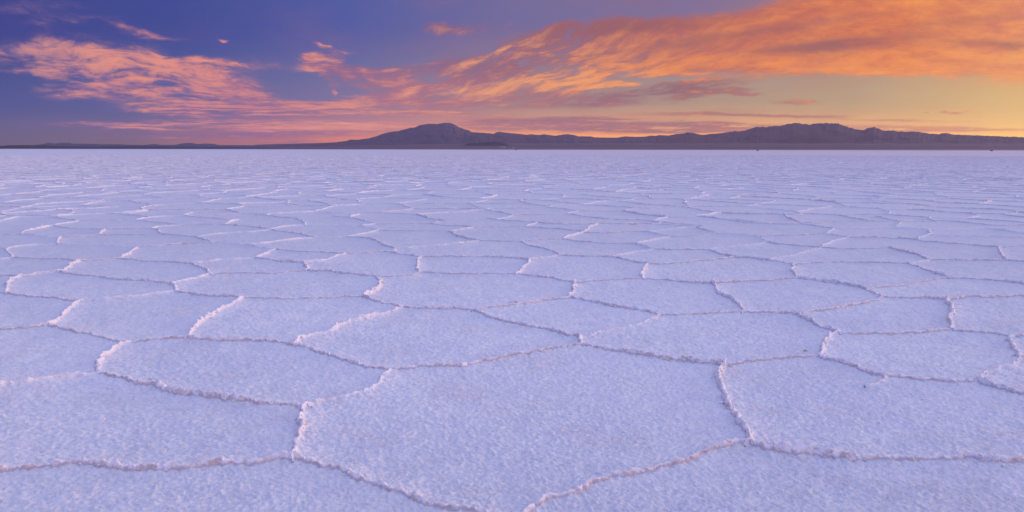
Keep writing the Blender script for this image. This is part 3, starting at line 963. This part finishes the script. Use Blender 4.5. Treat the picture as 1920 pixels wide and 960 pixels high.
# ---- broken crumbs lying along the near ridges and strewn over the crust
import bmesh
bm = bmesh.new()
bmesh.ops.create_icosphere(bm, subdivisions=1, radius=1)
ico_v = np.array([v.co[:] for v in bm.verts]); ico_f = np.array([[v.index for v in f.verts] for f in bm.faces])
bm.free()
bm = bmesh.new()
bmesh.ops.create_icosphere(bm, subdivisions=2, radius=1)
ico2_v = np.array([v.co[:] for v in bm.verts]); ico2_f = np.array([[v.index for v in f.verts] for f in bm.faces])
bm.free()
CX = []
for (q, nm, amp, wid, side, Ltot, zb) in crumb_sites:
    k = int(Ltot * 95)
    idx = rng.integers(0, len(q), k)
    lat = rng.normal(0, .42, k) * wid[idx]
    p = q[idx] + nm[idx] * lat[:, None]
    z = zb[idx] + amp[idx] * np.exp(-(lat / (wid[idx] * .5)) ** 2) * .85
    s = np.clip(rng.lognormal(math.log(.0042), .45, k), .002, .013) * np.clip(amp[idx] / .03, .4, 1.3)
    CX.append(np.column_stack([p, z, s]))
k = 1500
az_ = rng.uniform(-R(42), R(42), k); r_ = 2.2 + 9 * rng.random(k) ** 1.2
px_, py_ = r_ * np.sin(az_), r_ * np.cos(az_)
s_ = np.clip(rng.lognormal(math.log(.0035), .5, k), .0018, .012)
zs = crust(px_, py_, r_)
CX.append(np.column_stack([px_, py_, zs + s_ * .2, s_]))
CX = np.vstack(CX)
nK = len(CX)
jit = rng.uniform(.6, 1.3, (nK, len(ico_v), 1)) * rng.uniform(.7, 1.25, (nK, 1, 3))
cv = ico_v[None] * jit * CX[:, None, 3:4] + CX[:, None, :3]
cf = ico_f[None] + (np.arange(nK) * len(ico_v))[:, None, None]
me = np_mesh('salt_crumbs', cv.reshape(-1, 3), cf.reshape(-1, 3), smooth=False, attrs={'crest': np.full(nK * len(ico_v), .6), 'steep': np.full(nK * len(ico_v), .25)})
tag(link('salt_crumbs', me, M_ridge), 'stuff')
print('crumbs', nK)

# ---- single lumps one can point at
M_lump, g_, b_ = material('salt_lump', .85, .25)
ge = g_.new('ShaderNodeNewGeometry')
st = g_.noise(ge.outputs['Position'], 40.0, 4, .6)
g_.put(b_.inputs['Base Color'], g_.mix(g_.ss(.42, .62, st), (.80, .74, .72), (.46, .28, .22)))


def lump(px, py, sizes, label):
    """a lump made of fused knobs: list of (dx, dy, radius, squash)"""
    x, y = ground(px, py)
    r0 = math.hypot(x, y)
    base = float(crust(np.array([x]), np.array([y]), np.array([r0]))[0])
    vs, fs, o = [], [], 0
    for (dx_, dy_, rad, sq) in sizes:
        v = ico2_v.copy()
        nz = 1 + .30 * perlin(v[:, 0] * 1.9 + dx_ * 90, v[:, 1] * 1.9 + v[:, 2] * 1.3 + rad * 300, 81) + .22 * perlin(v[:, 0] * 4.1, v[:, 1] * 4.1 + v[:, 2] * 3.7 + dx_ * 50, 82)
        v = v * nz[:, None] * rad * np.array([1.25, 1.0, sq])
        v += (dx_, dy_, rad * sq * .45)
        vs.append(v); fs.append(ico2_f + o); o += len(v)
    me = np_mesh('salt_lump', np.vstack(vs), np.vstack(fs))
    ob = link('salt_lump', me, M_lump)
    ob.location = (x, y, base)
    tag(ob, None, label, 'salt lump', 'loose salt lumps on the near polygons')
    return ob


lump(963, 569, [(-.028, 0, .016, .8), (0, .004, .013, .7), (.030, .006, .017, .9), (.044, .010, .012, 1.1)], 'brown sided double lump of salt lying alone inside the polygon at the centre')
lump(1043, 562, [(-.050, 0, .018, .8), (-.025, .003, .022, .8), (.004, 0, .020, .75), (.035, .004, .016, .7), (.06, .008, .012, .7)], 'long brown crumbled salt lump beside the thin ridge right of centre')
lump(1187, 422, [(-.03, 0, .03, .9), (.02, .01, .035, .9), (.07, .0, .02, .8)], 'pinkish lump on a far ridge, farthest of the loose salt lumps')
lump(287, 712, [(-.012, 0, .008, .8), (.006, .003, .009, .8), (.018, 0, .007, .8)], 'small pale salt lump near the bright ridge at the left')
lump(1510, 661, [(-.012, 0, .012, .8), (.010, .003, .014, .9), (.024, 0, .009, .8)], 'knobbly pink salt lump just left of the crumbling right ridge corner')
lump(995, 917, [(0, 0, .0085, .9), (.009, .002, .006, .8)], 'tiny pink salt knob nearest to the bottom edge of the picture')
HAZE = 1.05e-5
# ------------------------------------------------------------------ far land


def prof_from(pts):
    a = []
    for px, py in pts:
        az, el = azel(px, py)
        a.append((az, math.tan(el)))
    a = np.array(a)
    return lambda x: np.interp(x, a[:, 0], a[:, 1])


def earth(name, c1, c2, c3, streak=(1, 1), top=None, scale=1.0, rough=.95, shore_band=False):
    mt, g, b = material(name, rough, .1)
    ge = g.new('ShaderNodeNewGeometry')
    x, y, z = g.sep(ge.outputs['Position'])
    v = g.xyz(x * (.001 * streak[0] * scale), y * (.001 * streak[1] * scale), z * (.006 * scale))
    n1_ = g.noise(v, 1.0, 5, .6)
    n2_ = g.noise(v, 4.5, 4, .6)
    col_ = g.mix(g.ss(.38, .64, n1_), c1, c2)
    col_ = g.mix(g.ss(.50, .78, n2_) * .5, col_, c3)
    if top:
        z0, z1, ct = top
        col_ = g.mix(g.ss(z0, z1, z + (n2_ - .5) * 260.0) * g.ss(.42, .60, n2_), col_, ct)
    if shore_band:
        rad_ = g.m('SQRT', x * x + y * y)
        col_ = g.mix(g.ss(8600, 6400, rad_ + (n1_ - .5) * 1500.0) * .8, col_, (.20, .145, .145))
    g.put(b.inputs['Base Color'], col_)
    return mt


def massif(name, pts, D, front, back, mat, seed, step=.0006, nr=64, gully=.09, label=None, gf=1.0, power=1.35, crag=.008):
    f = prof_from(pts)
    a0, _ = azel(*pts[0]); a1, _ = azel(*pts[-1])
    az = np.arange(a0, a1, step)
    n1 = len(az)
    rho = np.concatenate([np.linspace(0, 1, nr), 1 + np.linspace(.03, 1, 14)])
    s = az * D
    crest = np.maximum(f(az), 0) * D
    fine_ = 1 + crag * (fbm(s / (D * .005), s * 0, seed, 4, .6) - .8 * np.abs(fbm(s / (D * .0035), s * 0 + 5, seed + 3, 2)))
    crest = crest * fine_
    RH, AZ = np.meshgrid(rho, az, indexing='ij')
    r = np.where(RH <= 1, D - front * (1 - RH), D + back * (RH - 1))
    prof = np.where(RH <= 1, RH ** power, np.cos(np.clip(RH - 1, 0, 1) * math.pi / 2))
    Sx = AZ * D; Sy = r
    wx = fbm(Sx / (front * .5), Sy / (front * .5), seed + 5, 3) * front * .10
    gl = 1 - np.abs(fbm((Sx + wx) / (front * .115 * gf), Sy / (front * .75), seed + 9, 4, .55)) * 2.0
    env = np.clip(4 * RH * (1 - RH), 0, 1) ** .7 * (RH <= 1)
    Zm = crest[None, :] * prof * (1 - gully * env * (1 - gl) * .8)
    Zm += crest[None, :] * env * .10 * fbm(Sx / (front * .3), Sy / (front * .3), seed + 13, 3)
    Zm[0] = -30
    X_, Y_ = r * np.sin(AZ), r * np.cos(AZ)
    me = np_mesh(name, np.stack([X_.ravel(), Y_.ravel(), Zm.ravel()], 1), grid_quads(len(rho), n1)[:, ::-1])
    o = link(name, me, mat)
    tag(o, 'structure')
    return o


PK = {}
volc = [(470, 273), (480, 271.2), (565, 269), (605, 268), (630, 266.5), (650, 264), (657, 261.5), (670, 262), (692, 259), (705, 255.5), (717, 251), (730, 247.5), (750, 245), (767, 240), (777, 239), (787, 234.5),
        (802, 232), (815, 232), (822, 232.5), (827, 231), (835, 230), (845, 230.5), (852, 233), (860, 238), (870, 242), (880, 244.5), (884, 247.5), (905, 249), (920, 252), (940, 256), (965, 262), (1000, 268)]
mid_r = [(862, 262), (885, 252), (905, 249), (920, 250), (925, 251), (932, 247.5), (937, 247), (945, 248), (957, 249.5), (975, 251), (987, 252.5), (997, 251.5), (1010, 253), (1020, 251.5), (1030, 253), (1042, 254.5),
         (1055, 252), (1065, 251.5), (1077, 253), (1084, 255.5), (1107, 255.5), (1115, 257.5), (1157, 258), (1172, 255.5), (1190, 256.5), (1210, 256), (1220, 254), (1230, 254.5), (1237, 253), (1252, 254), (1275, 258), (1330, 266)]
right_r = [(1170, 266), (1230, 258), (1252, 254), (1267, 251.5), (1280, 250), (1290, 248), (1300, 249), (1310, 251.5), (1317, 252.5), (1345, 250), (1377, 246), (1395, 245), (1407, 241), (1417, 238), (1420, 237), (1424, 238), (1435, 237.5),
           (1440, 237.5), (1451, 236), (1462, 236), (1477, 232), (1482, 232.3), (1487, 230), (1495, 230), (1505, 232.5), (1511, 232), (1517, 233.7), (1521, 233.5), (1526, 231.5), (1540, 230.5), (1560, 230.8), (1564, 231.7), (1571, 230.2), (1576, 233),
           (1590, 238), (1610, 243), (1619, 243.7), (1627, 240.5), (1639, 237.7), (1646, 240), (1655, 244.5), (1660, 245.7), (1666, 244.2), (1680, 245.5), (1702, 247), (1707, 246.2), (1722, 246.7), (1737, 249.7), (1760, 251.5),
           (1767, 249.5), (1777, 249), (1787, 252.2), (1822, 253.2), (1865, 255), (1920, 257), (2100, 261), (2500, 268)]
left_h = [(-500, 268), (-200, 271), (0, 273), (60, 272.5), (67, 271.5), (82, 269.5), (92, 267.5), (105, 269), (112, 267.8), (130, 267.5), (140, 269.5), (150, 269.2), (175, 269.7), (190, 270.5), (220, 270.2), (245, 271.5), (272, 271.7),
          (290, 269.7), (302, 271.5), (327, 271.7), (340, 269), (350, 268), (360, 268), (372, 270), (382, 269), (400, 269.5), (410, 271.7), (475, 272), (520, 274), (560, 277)]
low_h = [(-600, 275), (-200, 274.5), (0, 274), (15, 272.2), (50, 271.7), (75, 272), (112, 273.5), (175, 274.5), (225, 273.5), (250, 273), (300, 274.2), (375, 275), (475, 276), (560, 277.5), (600, 279)]
mesa = [(868, 273), (874, 270.5), (882, 268), (904, 266.7), (924, 265.6), (937, 266.3), (948, 268.1), (953, 270.7), (960, 272.5)]

M_v = earth('volcano_rock', (.066, .052, .072), (.084, .062, .076), (.054, .045, .066), top=(980, 1180, (.25, .245, .265)))
M_m = earth('range_rock', (.078, .058, .070), (.098, .070, .076), (.062, .050, .066))
M_r = earth('massif_rock', (.078, .054, .056), (.096, .066, .062), (.062, .047, .058))
M_l = earth('far_hill_rock', (.060, .064, .105), (.075, .075, .110), (.052, .055, .095))
M_d = earth('low_hill_scrub', (.050, .045, .055), (.065, .056, .062), (.040, .038, .05), streak=(.6, 2))
M_p = earth('plain_soil', (.135, .095, .100), (.075, .058, .075), (.24, .18, .175), streak=(.12, 1.3), scale=1.5, shore_band=True)
massif('volcano', volc, 27000, 6500, 4000, M_v, 101, power=1.25)
massif('mountain_range', mid_r, 24500, 4200, 3000, M_m, 131, power=1.2)
massif('mountain_massif', right_r, 23000, 6500, 3500, M_r, 151, power=1.15, crag=.022, step=.0004)
massif('far_hills', left_h, 26000, 2500, 1500, M_l, 171, power=.8)
massif('low_hills', low_h, 12000, 2600, 1500, M_d, 191, power=.75, gully=.12)
massif('mesa_hill', mesa, 13500, 900, 600, M_d, 211, step=.0003, power=.45, gully=.10)

# desert plain rising from the shore of the salt
az = np.arange(-R(62), R(62), .0014)
rr_ = np.concatenate([6000 * (1 + .012 * np.arange(12)), np.linspace(6900, 22500, 120)])
RH, AZ = np.meshgrid(rr_, az, indexing='ij')
pxs = [(-1500, 3), (-900, 3.0), (-450, 3.2), (-330, 5.5), (-150, 9.5), (0, 11), (300, 12), (600, 12.5), (960, 12.5), (1500, 12)]
up_ = np.interp(np.tan(AZ) * F, [p[0] for p in pxs], [p[1] for p in pxs]) / F * np.cos(AZ)
t_ = np.clip((RH - 6000) / 15000, 0, 1)
shore = 6000 + 260 * fbm(AZ * 14, AZ * 0 + 3, 5, 4)
el_ = up_ * (1 - (1 - np.clip((RH - shore) / 15000, 0, 1)) ** 1.7)
Zp = el_ * RH * (1 + .05 * fbm(AZ * 40, RH / 1500, 7, 3)) + HCAM - .6
Zp = np.where(RH < shore, -1.0, Zp)
X_, Y_ = RH * np.sin(AZ), RH * np.cos(AZ)
me = np_mesh('desert_plain', np.stack([X_.ravel(), Y_.ravel(), Zp.ravel()], 1), grid_quads(*RH.shape)[:, ::-1])
tag(link('desert_plain', me, M_p), 'structure')


def plain_z(az_q, r_q):
    u_ = np.interp(math.tan(az_q) * F, [p[0] for p in pxs], [p[1] for p in pxs]) / F * math.cos(az_q)
    return u_ * (1 - (1 - min(max((r_q - 6000) / 15000, 0), 1)) ** 1.7) * r_q


# ------------------------------------------------------------------ huts on the shore
M_wall, gw, bw = material('whitewash', .8, .2)
gew = gw.new('ShaderNodeNewGeometry')
gw.put(bw.inputs['Base Color'], gw.mix(gw.ss(.3, .7, gw.noise(gew.outputs['Position'], .3, 3, .6)), (.50, .49, .48), (.40, .39, .37)))
M_roof, gw, bw = material('tin_roof', .45, .5)
gew = gw.new('ShaderNodeNewGeometry')
gw.put(bw.inputs['Base Color'], gw.mix(gw.ss(.3, .7, gw.noise(gew.outputs['Position'], .4, 3, .6)), (.42, .42, .44), (.33, .33, .35)))
M_dark, gw, bw = material('dark_opening', .4, .4)
gew = gw.new('ShaderNodeNewGeometry')
gw.put(bw.inputs['Base Color'], gw.mix(gw.noise(gew.outputs['Position'], .8, 2, .5), (.03, .03, .035), (.06, .055, .05)))


def box(bm_, x0, x1, y0, y1, z0, z1):
    vs = [bm_.verts.new(p) for p in ((x0, y0, z0), (x1, y0, z0), (x1, y1, z0), (x0, y1, z0), (x0, y0, z1), (x1, y0, z1), (x1, y1, z1), (x0, y1, z1))]
    for f in ((0, 3, 2, 1), (4, 5, 6, 7), (0, 1, 5, 4), (1, 2, 6, 5), (2, 3, 7, 6), (3, 0, 4, 7)):
        bm_.faces.new([vs[i] for i in f])


def bm_obj(name, bm_, mat, parent, bevel=0):
    if bevel:
        bmesh.ops.bevel(bm_, geom=bm_.edges[:], offset=bevel, segments=2, affect='EDGES', clamp_overlap=True)
    me = bpy.data.meshes.new(name)
    bm_.to_mesh(me); bm_.free()
    return link(name, me, mat, parent)


def hut(px, py, r, w, dpt, h, label):
    az_, _ = azel(px, py)
    e = bpy.data.objects.new('long_hut', None)
    scene.collection.objects.link(e)
    el__ = math.tan(azel(px, py)[1])
    z = el__ * r + HCAM
    e.location = (r * math.sin(az_), r * math.cos(az_), z)
    e.rotation_euler = (0, 0, -az_ + .15)
    tag(e, None, label, 'hut', 'white huts on the far shore')
    b1 = bmesh.new(); box(b1, -w / 2, w / 2, -dpt / 2, dpt / 2, -8, h)
    bm_obj('wall', b1, M_wall, e)
    b2 = bmesh.new()
    ov = .6
    rise = h * .42
    p = [(-w / 2 - ov, -dpt / 2 - ov, h), (w / 2 + ov, -dpt / 2 - ov, h), (w / 2 + ov, dpt / 2 + ov, h), (-w / 2 - ov, dpt / 2 + ov, h), (-w / 2 - ov, 0, h + rise), (w / 2 + ov, 0, h + rise)]
    vs = [b2.verts.new((a, b, c + .01)) for a, b, c in p]
    for f in ((0, 1, 5, 4), (2, 3, 4, 5), (0, 4, 3), (1, 2, 5), (3, 2, 1, 0)):
        b2.faces.new([vs[i] for i in f])
    bm_obj('roof', b2, M_roof, e)
    b3 = bmesh.new(); box(b3, -.8, .8, -dpt / 2 - .05, -dpt / 2 + .02, 0, 2.2)
    bm_obj('door', b3, M_dark, e)
    for k_ in (-.32, .32):
        b4 = bmesh.new(); box(b4, w * k_ - 1.2, w * k_ + 1.2, -dpt / 2 - .05, -dpt / 2 + .02, 1, 2.2)
        bm_obj('window', b4, M_dark, e)
    return e


hut(939.5, 275.9, 8600, 20, 10, 4.5, 'brightest white hut below the dark flat hill, left end of the shore huts')
hut(945.5, 276.6, 8500, 24, 9, 5.0, 'long low white hut between the brightest hut and the lone one at right')
hut(963.3, 276.9, 8400, 22, 9, 4.6, 'lone white hut standing apart at the right of the shore huts')

# ------------------------------------------------------------------ off-road cars far out on the salt
M_paint, gw, bw = material('car_paint', .35, .5)
gew = gw.new('ShaderNodeTexCoord')
gw.put(bw.inputs['Base Color'], gw.mix(gw.ss(.3, .8, gw.noise(gew.outputs['Object'], 1.5, 3, .6)), (.14, .13, .14), (.22, .20, .19)))
M_tyre, gw, bw = material('tyre_rubber', .85, .2)
gew = gw.new('ShaderNodeTexCoord')
gw.put(bw.inputs['Base Color'], gw.mix(gw.noise(gew.outputs['Object'], 9, 2, .5), (.02, .02, .02), (.05, .045, .04)))


def car():
    e = bpy.data.objects.new('offroad_car', None)
    scene.collection.objects.link(e)
    b = bmesh.new()
    outline = [(-2.3, .55), (2.25, .55), (2.35, .75), (2.3, 1.0), (1.25, 1.12), (.75, 1.72), (-2.1, 1.78), (-2.32, 1.05)]
    lo_ = [b.verts.new((x, -.9 + (.12 if z > 1.3 else 0), z)) for x, z in outline]
    hi_ = [b.verts.new((x, .9 - (.12 if z > 1.3 else 0), z)) for x, z in outline]
    b.faces.new(lo_); b.faces.new(hi_[::-1])
    for i in range(len(outline)):
        j = (i + 1) % len(outline)
        b.faces.new((lo_[j], lo_[i], hi_[i], hi_[j]))
    bmesh.ops.recalc_face_normals(b, faces=b.faces[:])
    bm_obj('body', b, M_paint, e, .05)
    for sx in (1.4, -1.4):
        for sy in (.82, -.82):
            b = bmesh.new()
            bmesh.ops.create_cone(b, cap_ends=True, segments=20, radius1=.39, radius2=.39, depth=.26)
            bmesh.ops.rotate(b, verts=b.verts, cent=(0, 0, 0), matrix=Matrix.Rotation(R(90), 3, 'X'))
            bmesh.ops.translate(b, verts=b.verts, vec=(sx, sy, .39))
            bm_obj('wheel', b, M_tyre, e, .03)
    for y in (-.845, .845):
        b = bmesh.new(); box(b, -1.9, .55, min(y, y * 1.02), max(y, y * 1.02), 1.18, 1.6)
        bm_obj('side_window', b, M_dark, e)
    b = bmesh.new(); box(b, -2.0, .5, -.6, .6, 1.80, 1.90)
    bm_obj('roof_rack', b, M_dark, e)
    return e


def copy_tree(o):
    c = o.copy(); scene.collection.objects.link(c)
    for ch in list(o.children):
        d_ = ch.copy(); scene.collection.objects.link(d_); d_.parent = c
    return c


c0 = car()
spots = [(967.5, 281.6, 30, 'dark off-road car seen at an angle on the salt below the white huts'),
         (1420.5, 283.0, 88, 'small dark off-road car seen end on below the highest crags of the right mountains'),
         (1859, 283.6, 80, 'dark off-road car alone on the salt, farthest to the right')]
for i, (px, py, rot, lb) in enumerate(spots):
    o = c0 if i == 0 else copy_tree(c0)
    gx, gy = ground(px, py)
    o.location = (gx, gy, 0)
    o.rotation_euler = (0, 0, R(rot))
    tag(o, None, lb, 'car', 'cars far out on the salt')

# ------------------------------------------------------------------ evening haze
bz = bmesh.new()
box(bz, -31600, 31600, -31600, 31600, -60, 1250)
hm = bpy.data.materials.new('evening_haze')
hm.use_nodes = True
nt = hm.node_tree
nt.nodes.clear()
pv = nt.nodes.new('ShaderNodeVolumePrincipled')
pv.inputs['Color'].default_value = (.60, .52, .80, 1)
pv.inputs['Density'].default_value = HAZE
pv.inputs['Anisotropy'].default_value = .3
om = nt.nodes.new('ShaderNodeOutputMaterial')
nt.links.new(pv.outputs[0], om.inputs['Volume'])
hz = bm_obj('haze', bz, hm, None)
tag(hz, 'stuff')
